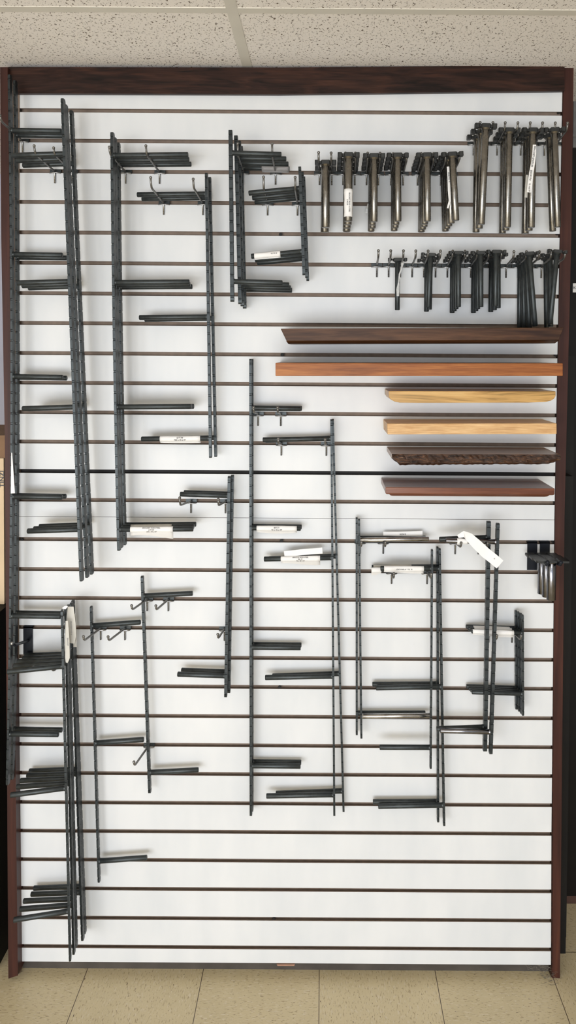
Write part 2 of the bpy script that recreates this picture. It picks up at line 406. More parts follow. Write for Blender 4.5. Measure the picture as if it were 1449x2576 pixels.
# ================================================================ hooks
HOOKRISE = .12
def hook(bx, by, tx, ty, label, group, reach=.125, mat='dull_zinc'):
    """wire peg hook: base in the slot at (bx, by), tip seen at (tx, ty)"""
    p = W(bx, by, 0.0); tp = W(tx, ty, reach)
    r0 = .0026
    root = empty('display_hook', (p.x, 0, p.z))
    tag(root, label, 'hook', group)
    ax = tp.x-p.x; up = .022
    dx = ax*.92
    e = Vector((dx, -(reach-.008), HOOKRISE*(reach-.008)-.002))
    tip = Vector((ax, -reach, max(e.z+.012, min(e.z+.026, tp.z-p.z))))
    b0 = Vector((0, .004, -.002))
    mid = e*.94 + b0*.06
    mb = MB(); mb.tube([b0, mid, e + Vector((0, 0, .0012)), e*.5+tip*.5 + Vector((0, -.0015, -.001)), tip], r0, 8)
    mb.build('arm', M[mat], root)
    mb = MB(); mb.ball(tip, .0036); mb.build('tip', M[mat], root)
    mb = MB(); pts = []
    for i in range(9):
        t = PI*i/8; pts.append((math.cos(t)*.0135, -.001-math.sin(t)*.006, -.0052))
    mb.tube(pts, .0016, 6)
    mb.build('slot_plate', M['chrome'], root)
    mb = MB(); mb.box((-.014, .0015, -.0048), (.014, .0035, .0046)); mb.build('tongue', M['black_steel'], root)
    mb = MB(); mb.tube([(0, -.006, -.004), (0, -.0035, -.008), (0, -.003, -.031)], .0023, 8); mb.build('support_pin', M['chrome'], root)
    return root
SY = lambda y: min(UP+LO, key=lambda s: abs(s-y))
def place_hooks(lst, where, group, reach=.125, mat='dull_zinc'):
    n = len(lst)
    for i, (bx, sy, tx, ty) in enumerate(lst):
        if n == 1: lab = 'bent zinc wire hook ' + where
        elif n == 2: lab = '%s zinc wire hook %s' % (('left', 'right')[i], where)
        else:
            o = ['first', 'second', 'third', 'fourth', 'fifth', 'sixth', 'seventh', 'eighth', 'ninth', 'tenth', 'eleventh', 'twelfth', 'thirteenth', 'fourteenth', 'fifteenth', 'sixteenth'][i]
            lab = '%s zinc wire hook from the left %s' % (o, where)
        y = SY(sy); p = W(720, y); q = W(bx, y)
        # the slots are level: take the height of the slot itself
        q.z = p.z
        r = hook(bx, y, tx, ty, lab, group, reach, mat); r.location.z = p.z
SH = .095
place_hooks([(58, 357, 0, 303)], 'under the top rod by the left post', 'hooks of the left stacks')
place_hooks([(139, 434, 86, 371), (181, 434, 135, 376)], 'in front of the thick rods by the left post', 'hooks of the left stacks')
place_hooks([(317, 434, 275, 373), (402, 434, 367, 369)], 'carrying the four-bracket stack left of centre', 'hooks of the upper stacks')
place_hooks([(412.5, 512, 379, 449), (511, 512, 486, 452)], 'carrying the three-rod pair left of centre', 'hooks of the upper stacks')
place_hooks([(612.5, 434, 598, 355), (693.5, 434, 684.5, 362)], 'carrying the five-bracket stack at top centre', 'hooks of the upper stacks')
place_hooks([(673.5, 512, 663, 444), (748.5, 512, 742.5, 446)], 'carrying the short stack at top centre', 'hooks of the upper stacks')
place_hooks([(481, 1262, 452, 1254), (567.5, 1262, 549, 1257)], 'carrying the two-foot pair in mid wall', 'hooks of the lower brackets', .13)
place_hooks([(565, 1581, 548, 1597)], 'empty beside the two-foot pair in mid wall', 'hooks of the lower brackets', .10)
place_hooks([(649.5, 1041, 638, 1027), (706.5, 1041, 698.5, 1028)], 'carrying the tall central four-rod pair', 'hooks of the lower brackets', .13)
place_hooks([(708, 1115, 700, 1104), (821, 1115, 818, 1106)], 'carrying the splayed thin pair', 'hooks of the lower brackets', .13)
place_hooks([(371, 1508, 331, 1535), (424, 1508, 392, 1529)], 'under the single two-rod bracket at lower left', 'hooks of the lower brackets', .13)
place_hooks([(254, 1581, 210, 1615), (315, 1581, 272, 1611)], 'under the single three-rod bracket at lower left', 'hooks of the lower brackets', .13)
place_hooks([(375, 1875, 337, 1920)], 'empty behind the single two-rod bracket', 'hooks of the lower brackets', .13)
place_hooks([(130, 1655, 83, 1688), (178, 1655, 131, 1692)], 'under the five-bracket stack at bottom left', 'hooks of the left stacks', .125)
place_hooks([(906, 1360, 909, 1364), (964, 1360, 969.5, 1364)], 'carrying the slim pair below the boards', 'hooks of the lower brackets', SH)
place_hooks([(985, 1435, 991, 1441), (1074, 1435, 1085, 1442)], 'carrying the slim trio below the boards', 'hooks of the lower brackets', SH)
place_hooks([(1144.7, 1360, 1160, 1366), (1203, 1360, 1227, 1369)], 'behind the long hanging paper strip', 'hooks of the lower brackets', SH)
place_hooks([(1229, 1581, 1250, 1599), (1287.5, 1581, 1311, 1600)], 'carrying the foot-long stack at right', 'hooks of the lower brackets', SH)
place_hooks([(804, 434, 801.5, 383), (834.7, 434, 833, 384), (863, 434, 869, 384), (892.6, 434, 894, 384), (922, 434, 925, 384), (951.7, 434, 956, 384), (983, 434, 989, 385), (1014, 434, 1023, 385), (1050, 434, 1060, 384), (1081, 434, 1090.5, 384), (1108.5, 434, 1121.5, 384), (1138, 434, 1155.5, 383)], 'in the middle peg row', 'hooks of the middle peg row', SH)
place_hooks([(1190.6+29.7*i, 357, t, 305) for i, t in enumerate((1208, 1240, 1271, 1303, 1334, 1365, 1397, 1428))], 'in the top right peg row', 'hooks of the top right peg row', SH)
place_hooks([(948+29.5*i, 665, t, 629) for i, t in enumerate((952, 983, 1015, 1046, 1077, 1108, 1139, 1170, 1201, 1230, 1262, 1293, 1324.5, 1357, 1387, 1422))], 'in the lower peg row', 'hooks of the lower peg row', SH)

# ================================================================ brackets
PITCHN = .0254
def edge_pts(L, hw, start=0.0, pitch=PITCHN):
    """stations along a notched edge: (s, half width)"""
    out = [(0, hw*.62), (.003, hw*.9)]
    s = pitch*.5 + start
    dn = .0019
    while s < L-.008:
        out += [(s-.0026, hw), (s-.0012, hw-dn), (s+.0012, hw-dn), (s+.0026, hw)]
        s += pitch
    out += [(L-.003, hw*.9), (L, hw*.62)]
    return out
_cache = {}
def long_meshes(L, rods, rlen, rdia, side, t, wd, bow, rang, rmat, lens=None):
    key = (round(L, 3), tuple(round(r, 3) for r in rods), round(rlen, 3), rdia, side, t, wd, bow, rang, rmat)
    if key in _cache: return _cache[key]
    mb = MB(); st = edge_pts(L, wd/2)
    def off(s): u = s/L; return bow*4*u*(1-u)
    rows = []
    for s, h in st:
        x = off(s); j = .0
        rows.append([(x-t/2, -h, -s), (x+t/2, -h, -s), (x+t/2, h, -s), (x-t/2, h, -s)])
    for a, b in zip(rows[:-1], rows[1:]):
        mb.add(a+b, [(0, 1, 5, 4), (1, 2, 6, 5), (2, 3, 7, 6), (3, 0, 4, 7)])
    mb.add(rows[0], [(0, 1, 2, 3)]); mb.add(rows[-1], [(3, 2, 1, 0)])
    bar = mb.mesh('back_bar', M['bar_steel'])
    rm = []
    for r in rods:
        mb = MB(); x = off(r)
        mb.tube([(x+side*t*.3, 0, -r), (x+side*(t/2+rlen), 0, -r+math.tan(rang)*rlen)], rdia/2, 14, bev=.0012)
        mb.tube([(x+side*t*.45, 0, -r), (x+side*(t/2+.003), 0, -r)], [rdia/2+.0006, rdia/2], 14, caps=False)
        rm.append(mb.mesh('rod', M[rmat]))
    _cache[key] = (bar, rm); return bar, rm
ORD = {1: [''], 2: ['front', 'back'], 3: ['front', 'middle', 'back'],
       4: ['front', 'second from front', 'third from front', 'rearmost'],
       5: ['front', 'second from front', 'middle', 'fourth from front', 'rearmost']}
BR = {}
def long_group(key, top, bot, rods_y, rod_end_x, n, df, s, where, what, rise=.10, t=.006, wd=.0245, rdia=.0127, bow=0.0, rang=0.0,
               offs=None, mats=None, yaws=None):
    tp = W(*top, df); bt = W(*bot, df)
    ax = (bt-tp); L = ax.length; ang = math.atan2(ax.x, -ax.z)
    rods = []
    for y in rods_y:
        u = (y-top[1])/(bot[1]-top[1]); x = top[0]+(bot[0]-top[0])*u
        rods.append((W(x, y, df)-tp).length)
    side = 1 if rod_end_x > top[0] else -1
    rx = top[0]+(bot[0]-top[0])*(rods_y[0]-top[1])/(bot[1]-top[1])
    rl = abs(W(rod_end_x, rods_y[0], df).x-W(rx, rods_y[0], df).x) - t/2
    out = []
    for k in range(n):
        d = df-k*s
        o = (offs[k] if offs else (0, 0))
        X = tp.x + o[0]/1000.; Z = tp.z - rise*(df-d)
        a = ang + (o[1]-o[0])/1000./L
        if k and not offs: X += random.uniform(-.0012, .0012); a += random.uniform(-.0025, .0025)
        w_ = ORD[n][k]
        if n == 1: lab = 'black steel bracket with %s, %s' % (what, where)
        else: lab = 'black steel bracket with %s, %s of %s' % (what, w_, where)
        root = empty('shelf_bracket', (X, -d, Z), (0, -a, yaws[k] if yaws else 0))
        tag(root, lab, 'bracket', 'steel shelf brackets hung on the slatwall')
        rm_ = (mats[k] if mats else 'black_steel')
        bar, rm = long_meshes(L, rods, rl, rdia, side, t, wd, bow, rang, rm_)
        obj('back_bar', bar, root)
        rr = [obj('rod', r, root) for r in rm]
        out.append((root, rr, dict(rods=rods, rl=rl, side=side, d=d, t=t, rdia=rdia, bow=bow, L=L, rang=rang)))
    BR[key] = out
    return out
long_group('A', (25, 189), (20, 1973), [328, 640, 947, 1249, 1549, 1846], 152, 2, .066, .030, 'the tallest pair beside left post', 'six rods', bow=.009, t=.0052, wd=.0150, offs=[(0, 0), (1, -1)])
long_group('B', (158.5, 249), (206, 1461), [387, 708, 1024, 1332], 30, 3, .112, .037, 'the leaning stack near left post', 'four rods', rise=.066, t=.0058, wd=.0190, offs=[(0, 0), (-6, 2), (-4, 2)])
long_group('C', (283, 334), (300, 1384), [391, 711, 1024, 1332], 474, 3, .105, .036, 'the stack left of centre', 'four rods', rise=.066, t=.0062, wd=.0180, offs=[(0, 0), (-4, -4), (-5, -5)], bow=-.002)
long_group('D', (519.5, 436), (530, 1151), [488, 797, 1102.5], 345, 2, .060, .034, 'the hanging pair left of centre', 'three rods', rise=.066, t=.0065, wd=.0145, offs=[(0, 0), (3, 8)])
long_group('E', (580, 328), (584.5, 759), [385, 708], 708, 4, .122, .034, 'the stack at top centre', 'two rods', rise=.10, t=.0085, wd=.0145, rang=-.04, offs=[(0, 0), (9, 15), (13, 17), (14, 19)])
long_group('F', (754, 420), (764.5, 692), [474, 633], 625, 3, .098, .036, 'the short stack at top centre', 'two rods', rise=.10, t=.0068, wd=.0145, rang=-.055, offs=[(0, 0), (5, 6), (8, 8)])
long_group('H', (630.5, 903), (631.5, 2050), [1027, 1328, 1628, 1926], 757, 2, .036, .019, 'the tall central pair', 'four rods', rise=.02, t=.006, wd=.0145, offs=[(0, 0), (2, 1)], rang=-.008)
long_group('I', (833.5, 1055), (841, 2050), [1103, 1403, 1701, 1999], 661, 2, .036, .017, 'the splayed thin pair right of centre', 'four rods', rise=.02, t=.0052, wd=.0145, offs=[(0, 0), (4, 24)], rang=-.012)
long_group('J', (577, 1198), (568, 1752), [1247, 1700], 453, 2, .052, .025, 'the two-foot pair in mid wall', 'two rods', rise=.02, t=.0068, wd=.0145, offs=[(0, 0), (5, 5)], rang=.014)
long_group('K', (358, 1449), (377, 1993), [1499, 1943], 485, 1, .030, .0255, 'hanging alone at lower left', 'two rods', t=.0062, wd=.0135, rang=.025)
long_group('L', (229.5, 1525), (249.5, 2218), [1574, 1869, 2166], 354, 1, .030, .0255, 'the thin one hanging alone at lower left', 'three rods', t=.0046, wd=.0125, rang=.055)
long_group('M', (156, 1534), (176, 2418), [1676, 1983, 2294], 26, 5, .122, .0262, 'the bottom left stack', 'three rods', rise=.10, t=.0050, wd=.0150, rdia=.0125, rang=-.012, offs=[(0, 0), (0, 1), (-3, -2), (-3, 7), (-8, 4)], yaws=[.20, .08, .03, 0, 0])
long_group('N', (903, 1305), (909, 1856), [1358, 1802], 1079, 2, .036, .018, 'the slim pair below the boards', 'two rods', rise=.02, t=.0048, wd=.0135, mats=['shiny_steel', 'black_steel'], offs=[(0, 0), (-5, -11)])
long_group('O1', (1086.5, 1382), (1083, 1932), [1430, 1880], 957, 1, .060, .0255, 'the slimmest and shortest of the trio below the boards', 'two rods', rise=.02, t=.0046, wd=.0135)
long_group('O2', (1105.5, 1379), (1117, 2076), [1430, 1727, 2025], 940, 2, .034, .0165, 'the longer pair of the trio', 'three rods', rise=.02, t=.0050, wd=.0135, offs=[(0, 0), (-3, -13)])
long_group('P2', (1252, 1316), (1234, 1895), [1363, 1841], 1121, 1, .086, .0255, 'bright and nearest behind the hanging strip', 'two rods', rise=.02, t=.0075, wd=.0145, mats=['pipe_steel'])
long_group('P1', (1229, 1311), (1219.5, 1888), [1352, 1829], 1105, 1, .068, .0255, 'thick and dark behind the hanging strip', 'two rods', rise=.02, t=.0092, wd=.0145, rang=-.05)
long_group('Q', (1314, 1546), (1315, 1799), [1592, 1745], 1186, 4, .052, .0125, 'the foot-long stack at far right', 'two rods', rise=.05, t=.0048, wd=.0112, rdia=.0112, rang=.045, offs=[(0, 0), (-1, -1), (-4, -3), (-7, -7)])

# T brackets: short bar lying on two hooks, one rod hanging down
def t_meshes(w_, wd, t, rl, rdia, rmat):
    key = ('t', w_, wd, t, rl, rdia, rmat)
    if key in _cache: return _cache[key]
    mb = MB(); dn = .0022; hw = wd/2
    st = [(-w_/2, hw*.7), (-w_/2+.002, hw), (-.0168, hw), (-.0145, hw-dn), (-.0115, hw-dn), (-.0092, hw), (.0092, hw), (.0115, hw-dn), (.0145, hw-dn), (.0168, hw), (w_/2-.002, hw), (w_/2, hw*.7)]
    rows = [[(s, -h, -t), (s, -h, 0), (s, h, 0), (s, h, -t)] for s, h in st]
    # the lobes are thicker than the necks between them
    for r, (s, h) in zip(rows, st):
        if h < hw*.95 and abs(s) < w_/2-.001:
            r[:] = [(x, y, z+(.0024 if z < 0 else -.0024)) for x, y, z in r]
    for a, b in zip(rows[:-1], rows[1:]):
        mb.add(a+b, [(0, 1, 5, 4), (1, 2, 6, 5), (2, 3, 7, 6), (3, 0, 4, 7)])
    mb.add(rows[0], [(0, 1, 2, 3)]); mb.add(rows[-1], [(3, 2, 1, 0)])
    bar = mb.mesh('cross_bar', M['cross_steel'])
    mb = MB(); mb.tube([(0, 0, -t+.001), (0, 0, -t-rl)], rdia/2, 18, bev=.001)
    mb.tube([(0, 0, -t), (0, 0, -t-.004)], [rdia/2+.003, rdia/2], 18, caps=False)
    rod = mb.mesh('rod', M[rmat]); _cache[key] = (bar, rod); return bar, rod
def t_group(key, topc, end, n, df, s, where, what, rise=HOOKRISE, w_=.0525, wd=None, t=.0105, rl=.1524, rdia=.0185, mat='mill_steel', offs=None, desc=None, grp='short rod brackets on the peg rows'):
    """topc: top centre of the front cross bar, end: foot of its rod"""
    tp = W(*topc, df); bt = W(*end, df); ang = math.atan2(bt.x-tp.x, tp.z-bt.z)
    wd = .0175 if w_ < .07 else wd
    out = []
    for k in range(n):
        d = df-k*s
        o = offs[k] if offs else (0, 0)
        X = tp.x + o[0]/1000.; Z = tp.z - rise*(df-d)
        a = ang + o[1]/1000./rl if offs else (ang if k == 0 else random.uniform(-.008, .008))
        lab = ('%s, %s' % (what, where)) if n == 1 else '%s, %s %s' % (what, ORD[n][k], where)
        root = empty('rod_bracket', (X, -d, Z), (0, -a, random.uniform(-.02, .02)))
        tag(root, lab, 'bracket', grp)
        bar, rod = t_meshes(w_, wd, t, rl, rdia, mat)
        obj('cross_bar', bar, root); r = obj('rod', rod, root)
        out.append((root, [r], dict(rl=rl, t=t, rdia=rdia, d=d)))
    BR[key] = out
t_group('g1', (819, 404), (819, 565), 2, .070, .042, 'in first stack of middle row', 'brown steel bracket with one hanging rod', rdia=.0205, wd=.030)
t_group('g2', (877, 385), (876, 547), 4, .105, .029, 'in second stack of middle row', 'brown steel bracket with hanging rod', rdia=.0195)
t_group('g3', (941, 387), (941, 552), 4, .098, .027, 'in third stack of middle row', 'brown steel bracket with hanging rod', rdia=.017)
t_group('g4', (1000, 386), (1001, 553), 4, .098, .027, 'in fourth stack of middle row', 'brown steel bracket with hanging rod', rdia=.017)
t_group('g5', (1074, 385.5), (1075, 551.5), 5, .104, .0225, 'in fifth stack of middle row', 'brown steel bracket with hanging rod', rdia=.017)
t_group('g6', (1137, 383.5), (1142, 551), 5, .106, .0225, 'in last stack of middle row', 'brown steel bracket with hanging rod', rdia=.017, offs=[(0, 4), (-3, 0), (-4, -1), (-5, -1), (-6, 0)])
t_group('t1', (1222, 312), (1216, 559.5), 3, .108, .034, 'in first stack of top row', 'long bright rod bracket', rl=.2286, rdia=.0175, offs=[(0, -5), (-3, 0), (-6, 2)])
t_group('t2', (1281, 323), (1276, 566), 3, .080, .027, 'in second stack of top row', 'long bright rod bracket', rl=.2286, rdia=.0175)
t_group('t3', (1340, 323), (1336, 563), 3, .085, .027, 'in third stack of top row', 'long bright rod bracket', rl=.2286, rdia=.0180)
t_group('t4', (1394, 322), (1399, 563), 2, .085, .036, 'in last stack of top row', 'long bright rod bracket', rl=.2286, rdia=.0165, wd=.030, offs=[(0, 3), (-1, 3)])
BK = dict(rdia=.0125, mat='black_steel', t=.0075, w_=.047)
t_group('r1', (1000, 649.5), (999.5, 781), 1, .035, .03, 'alone at left of lower peg row', 'short black rod bracket wrapped in torn tape', wd=.024, rl=.122, **BK)
t_group('r2', (1084, 637), (1081, 774), 3, .084, .030, 'in second stack of lower row', 'short black rod bracket', wd=.024, rl=.124, offs=[(0, -3), (3, 0), (-2, 2)], **BK)
t_group('r3', (1153, 632), (1153, 772), 4, .096, .0275, 'in third stack of lower row', 'short black rod bracket', wd=.0255, rl=.127, **BK)
t_group('r4', (1209, 632), (1209.5, 770), 4, .096, .0275, 'in fourth stack of lower row', 'short black rod bracket', wd=.0255, rl=.127, **BK)
t_group('r5', (1248, 629.5), (1246, 765.5), 4, .100, .0275, 'in fifth stack of lower row', 'short black rod bracket', wd=.0255, rl=.127, offs=[(0, 0), (11, 2), (9, 1), (7, 0)], **BK)
t_group('r6', (1331, 634), (1346, 819), 4, .098, .0275, 'in sixth stack of lower row', 'longer black rod bracket', wd=.0255, rl=.172, offs=[(0, 0), (0, -6), (0, -11), (-1, -15)], **BK)
t_group('r7', (1402, 629), (1383, 820), 3, .098, .034, 'in last stack of lower row', 'longer black rod bracket', wd=.0275, rl=.172, offs=[(0, 0), (-7, 18), (-8, 19)], **BK)

# heavy plate brackets on black face-out hooks at the right
for i, (x, lab) in enumerate(((1338.5, 'left black flat hook under the thick rod brackets'), (1370, 'right black flat hook under the thick rod brackets'))):
    p = W(x, 1360); p.z = slot_z(1360); w2 = .0125
    z1 = W(x, 1433).z
    root = empty('faceout_hook', (p.x, 0, p.z)); tag(root, lab, 'hook', 'black face-out hooks')
    mb = MB(); mb.box((-w2, -.004, z1-p.z), (w2, -.0005, .001)); mb.box((-w2, -.004, -.002), (w2, .008, .003)); mb.build('back_plate', M['black_paint'], root)
    az = W(1380, 1412, .13).z - p.z - .008
    mb = MB(); mb.tube([(0, -.002, az-.016), (0, -.13, az), (0, -.136, az+.006)], .0042, 10); mb.build('arm', M['black_paint'], root)
    mb = MB(); mb.ball((0, -.136, az+.007), .0055); mb.build('tip', M['black_paint'], root)
p = W(71.5, 1581); p.z = slot_z(1581); root = empty('faceout_hook', (p.x, 0, p.z)); tag(root, 'black flat hook behind the tall pair at lower left', 'hook', 'black face-out hooks')
mb = MB(); mb.box((-.0118, -.004, W(70, 1645).z-p.z), (.0118, -.0005, .002)); mb.box((-.0118, -.004, -.002), (.0118, .008, .003)); mb.build('back_plate', M['black_paint'], root)
q = W(34, 1624, .13)
mb = MB(); mb.tube([(0, -.002, -.035), (q.x-p.x, -.122, q.z-p.z-.002), (q.x-p.x-.004, -.13, q.z-p.z+.004)], .0036, 10); mb.build('arm', M['black_paint'], root)
mb = MB(); mb.ball((q.x-p.x-.004, -.13, q.z-p.z+.005), .0042); mb.build('tip', M['chrome'], root)
t_group('R', (1387, 1407), (1386, 1513), 3, .108, .036, 'on the black flat hooks', 'thick grey rod bracket with wide plate', rise=.10, w_=.080, wd=.0355, t=.0045, rl=.095, rdia=.0215, mat='pipe_steel', offs=[(0, 0), (-1, 0), (-2, 0)], grp='wide plate brackets')

# ================================================================ paper price tags (parts of their brackets)
def sleeve(br, rod_i, x0, x1, mat='paper', lines=(), size=.0048, flip=False, flap=.004, a0=-70, a1=95, wav=.00035):
    """paper wrapped round rod rod_i between pixel columns x0..x1"""
    root, rods, P = br
    d = P['d']; loc = root.location
    r = P['rdia']/2 + .0008
    def u(px): return (W(px, 1300, d).x - loc.x)
    rodobj = rods[rod_i]; z0 = -P['rods'][rod_i]; u0, u1 = sorted((u(x0), u(x1)))
    # undo the lean of the bar
    sh = math.sin(root.rotation_euler.y)*0
    ca = -math.tan(-root.rotation_euler.y)*(-z0)
    u0 -= math.sin(-root.rotation_euler.y)*(-z0); u1 -= math.sin(-root.rotation_euler.y)*(-z0)
    mb = MB(); nx, na = 10, 9; g = []
    for i in range(nx+1):
        x = u0+(u1-u0)*i/nx; zz = z0 + math.tan(P['rang'])*abs(x)
        rr = r + wav*(1+math.sin(i*.55+x0))
        row = []
        for j in range(na+1):
            a = math.radians(a0+(a1-a0)*j/na)   # 0 = towards the viewer, + = down
            row.append((x, -math.cos(a)*rr, zz-math.sin(a)*rr))
        fl = flap*(1+.45*math.sin(i*.33+x0*.7))
        row.append((x, row[-1][1]-.0008, row[-1][2]-fl))
        g.append(row)
    m2 = na+2
    vs = [p for row in g for p in row]
    fs = [(i*m2+j, (i+1)*m2+j, (i+1)*m2+j+1, i*m2+j+1) for i in range(nx) for j in range(m2-1)]
    mb.add(vs, fs, 0, True)
    o = mb.build('price_tag', M[mat], root)
    sol = o.modifiers.new('paper', 'SOLIDIFY'); sol.thickness = .00025; sol.offset = 1
    for li, tx in enumerate(lines):
        me = text_mesh(tx, size, M['ink'])
        t_ = obj('print', me, o); xm = (u0+u1)/2
        z = z0 + math.tan(P['rang'])*abs(xm) + (len(lines)-1)*.5*size*1.05 - li*size*1.05
        t_.location = (xm, -(r+2*wav+.0008), z)
        t_.rotation_euler = (PI/2, PI if flip else 0, 0)
    return o
def strip(root, name, pts, width, mat, lines=(), size=.004, ws=None, thick=.0003, side_dir=None):
    """paper strip: centre line given as world points, width across"""
    mb = MB(); inv = root.matrix_basis.inverted()
    P3 = [Vector(p) for p in pts]; row = []
    for i, p in enumerate(P3):
        d = (P3[min(i+1, len(P3)-1)]-P3[max(i-1, 0)]).normalized()
        n = (side_dir or Vector((0, 1, 0)).cross(d)).normalized(); wv = (ws[i] if ws else width)
        row.append((inv @ (p-n*wv/2), inv @ (p+n*wv/2)))
    vs = [v for a, b in row for v in (a, b)]
    mb.add(vs, [(2*i, 2*i+1, 2*i+3, 2*i+2) for i in range(len(P3)-1)], 0, False)
    o = mb.build(name, M[mat], root); so = o.modifiers.new('paper', 'SOLIDIFY'); so.thickness = thick; so.offset = 0
    return o
sleeve(BR['D'][0], 2, 403, 504, lines=('$ 77.00', '750 x 35 x 07'), size=.0052, flap=.003)
sleeve(BR['C'][0], 3, 329, 436, lines=('BRACKET ROD STEEL', '$ 97.00', '100 x 40 x 07'), size=.0045, flap=.011, a1=80)
sleeve(BR['C'][1], 3, 330, 433, mat='old_paper', flap=.002)
sleeve(BR['H'][0], 1, 646, 747, lines=('$61.21', '75 x 46 x 09'), size=.0052, flap=.004)
sleeve(BR['I'][0], 1, 707, 806, lines=('BRACKET ROD STEEL', '$61.21', '75 x 40 x 07'), size=.0042, flap=.007)
p = BR['I'][0][0]
strip(p, 'price_tag', [W(715, 1394, .036), W(760, 1389, .038), W(811, 1385, .04)], .015, 'paper')
strip(BR['N'][1][0], 'price_tag', [W(964, 1344, .018), W(1000, 1344, .02), W(1063, 1342, .02)], .013, 'paper')
o_ = BR['N'][1][0].children[-1]
tm = obj('print', text_mesh('$ 42.50', .005, M['ink']), o_); tm.rotation_euler = (PI/2, PI, 0)
tm.location = BR['N'][1][0].matrix_basis.inverted() @ (W(1013, 1344, .0225))
sleeve(BR['O1'][0], 0, 967, 1067, lines=('SL 32 x 07 BRACKET',), size=.0046, flip=True, flap=.004)
sleeve(BR['O2'][0], 0, 935, 960, flap=.004)
sleeve(BR['O2'][1], 0, 940, 1036, mat='old_paper', flap=.001)
sleeve(BR['F'][0], 1, 637, 702, lines=(), flap=.001)
o_ = BR['F'][0][0].children[-1]
tm = obj('print', text_mesh('$ 26.70', .0048, M['ink']), o_); tm.rotation_euler = (PI/2, PI, 0)
tm.location = BR['F'][0][0].matrix_basis.inverted() @ (W(689, 637, .1105))
sleeve(BR['E'][3], 0, 655, 722, mat='grey_paper', flap=.002)
sleeve(BR['Q'][0], 0, 1192, 1296, flap=.004, lines=())
sleeve(BR['Q'][1], 0, 1196, 1291, mat='paper', a0=-115, flap=.002)
sleeve(BR['Q'][2], 0, 1194, 1286, mat='paper', a0=-115, flap=.001)
# long strip hanging from the upper rod of the bright bracket
pb = BR['P2'][0][0]
strip(pb, 'price_tag', [W(1152, 1350, .086), W(1167, 1343.5, .090), W(1180, 1351, .098), W(1200, 1370, .106), W(1222, 1391, .112), W(1240, 1405, .114), W(1258, 1420, .115)], .026, 'paper',
      ws=[.008, .016, .021, .0245, .0255, .0255, .025])
o_ = pb.children[-1]; tm = obj('print', text_mesh('a', .006, M['faint_ink']), o_); tm.rotation_euler = (PI/2, PI*.72, 0)
tm.location = pb.matrix_basis.inverted() @ W(1244, 1406, .1165)
sleeve(BR['P2'][0], 0, 1150, 1176, flap=.001)
# tag round the front rod of the second middle stack, text running down
def vtag(key, k, y0, y1, lines, mat='paper', size=.005, a0=-75, a1=75, twist=0):
    root, rods, P = BR[key][k]; d = P['d']; r = P['rdia']/2+.0006
    z0 = W(root.location.x*0+820, y0, d).z-root.location.z; z1 = W(820, y1, d).z-root.location.z
    mb = MB(); g = []; nz, na = 8, 8
    for i in range(nz+1):
        z = z0+(z1-z0)*i/nz; rr = r+.0004*(1+math.sin(i*1.7))
        for j in range(na+1):
            a = math.radians(a0+(a1-a0)*j/na + twist*i/nz); g.append((math.sin(a)*rr, -math.cos(a)*rr, z))
    mb.add(g, [(i*(na+1)+j, i*(na+1)+j+1, (i+1)*(na+1)+j+1, (i+1)*(na+1)+j) for i in range(nz) for j in range(na)], 0, True)
    o = mb.build('price_tag', M[mat], root); so = o.modifiers.new('paper', 'SOLIDIFY'); so.thickness = .00025
    for li, tx in enumerate(lines):
        t_ = obj('print', text_mesh(tx, size, M['ink']), o)
        t_.rotation_euler = (PI/2, PI/2, 0); t_.location = ((len(lines)-1)*.5*size*1.1-li*size*1.1, -(r+.0016), (z0+z1)/2)
vtag('g2', 0, 476, 546, ('BRACKET ROD 6 STEEL', '$ 45.00'), size=.0045)
root = BR['t3'][0][0]
pts = [W(1344.5, 364, .100), W(1344, 385, .0995), W(1341, 410, .0975), W(1336.5, 435, .097), W(1333.5, 460, .097), W(1331, 484, .097)]
strip(root, 'price_tag', pts, .0095, 'paper', ws=[.008, .009, .0095, .0105, .0115, .0115])
o_ = root.children[-1]
words = [('BRACKET-SP075-09', 1341.8, 394, .0060, 8), ('$50.00 Per', 1335.2, 441, .0060, 6), ('\u00bd rod 9"', 1332, 472, .0058, 4)]
for tx, x, y, sz, tl in words:
    tm = obj('print', text_mesh(tx, sz, M['ink']), o_)
    q = W(x, y, .1010); tm.location = root.matrix_basis.inverted() @ q
    tm.rotation_euler = (PI/2, PI/2+math.radians(tl)-root.rotation_euler.y, 0)
strip(BR['t3'][1][0], 'price_tag', [W(1327, 440, .074), W(1324.5, 470, .075), W(1323, 497, .075)], .007, 'old_paper')
root = BR['g6'][1][0]
strip(root, 'price_tag', [W(1127, 419, .0965), W(1130, 445, .0965), W(1131, 480, .0965), W(1132, 505, .096), W(1126, 524, .096)], .008, 'paper', ws=[.006, .0085, .0085, .006, .004])
o_ = root.children[-1]
tm = obj('print', text_mesh('50.00 Per \u00bd', .005, M['ink']), o_); tm.rotation_euler = (PI/2, PI/2-.05, 0); tm.location = root.matrix_basis.inverted() @ W(1129.5, 446, .098)
strip(BR['g3'][3][0], 'price_tag', [W(926, 512, .022), W(923, 525, .022), W(922, 536, .02)], .006, 'film', ws=[.002, .005, .006])
strip(BR['r1'][0][0], 'torn_tape', [W(1013, 661, .045), W(1010, 675, .046), W(1005, 690, .046), W(1003, 710, .046), W(1001, 728, .045), W(1001, 745, .045)], .005, 'film', ws=[.007, .003, .004, .003, .008, .006])
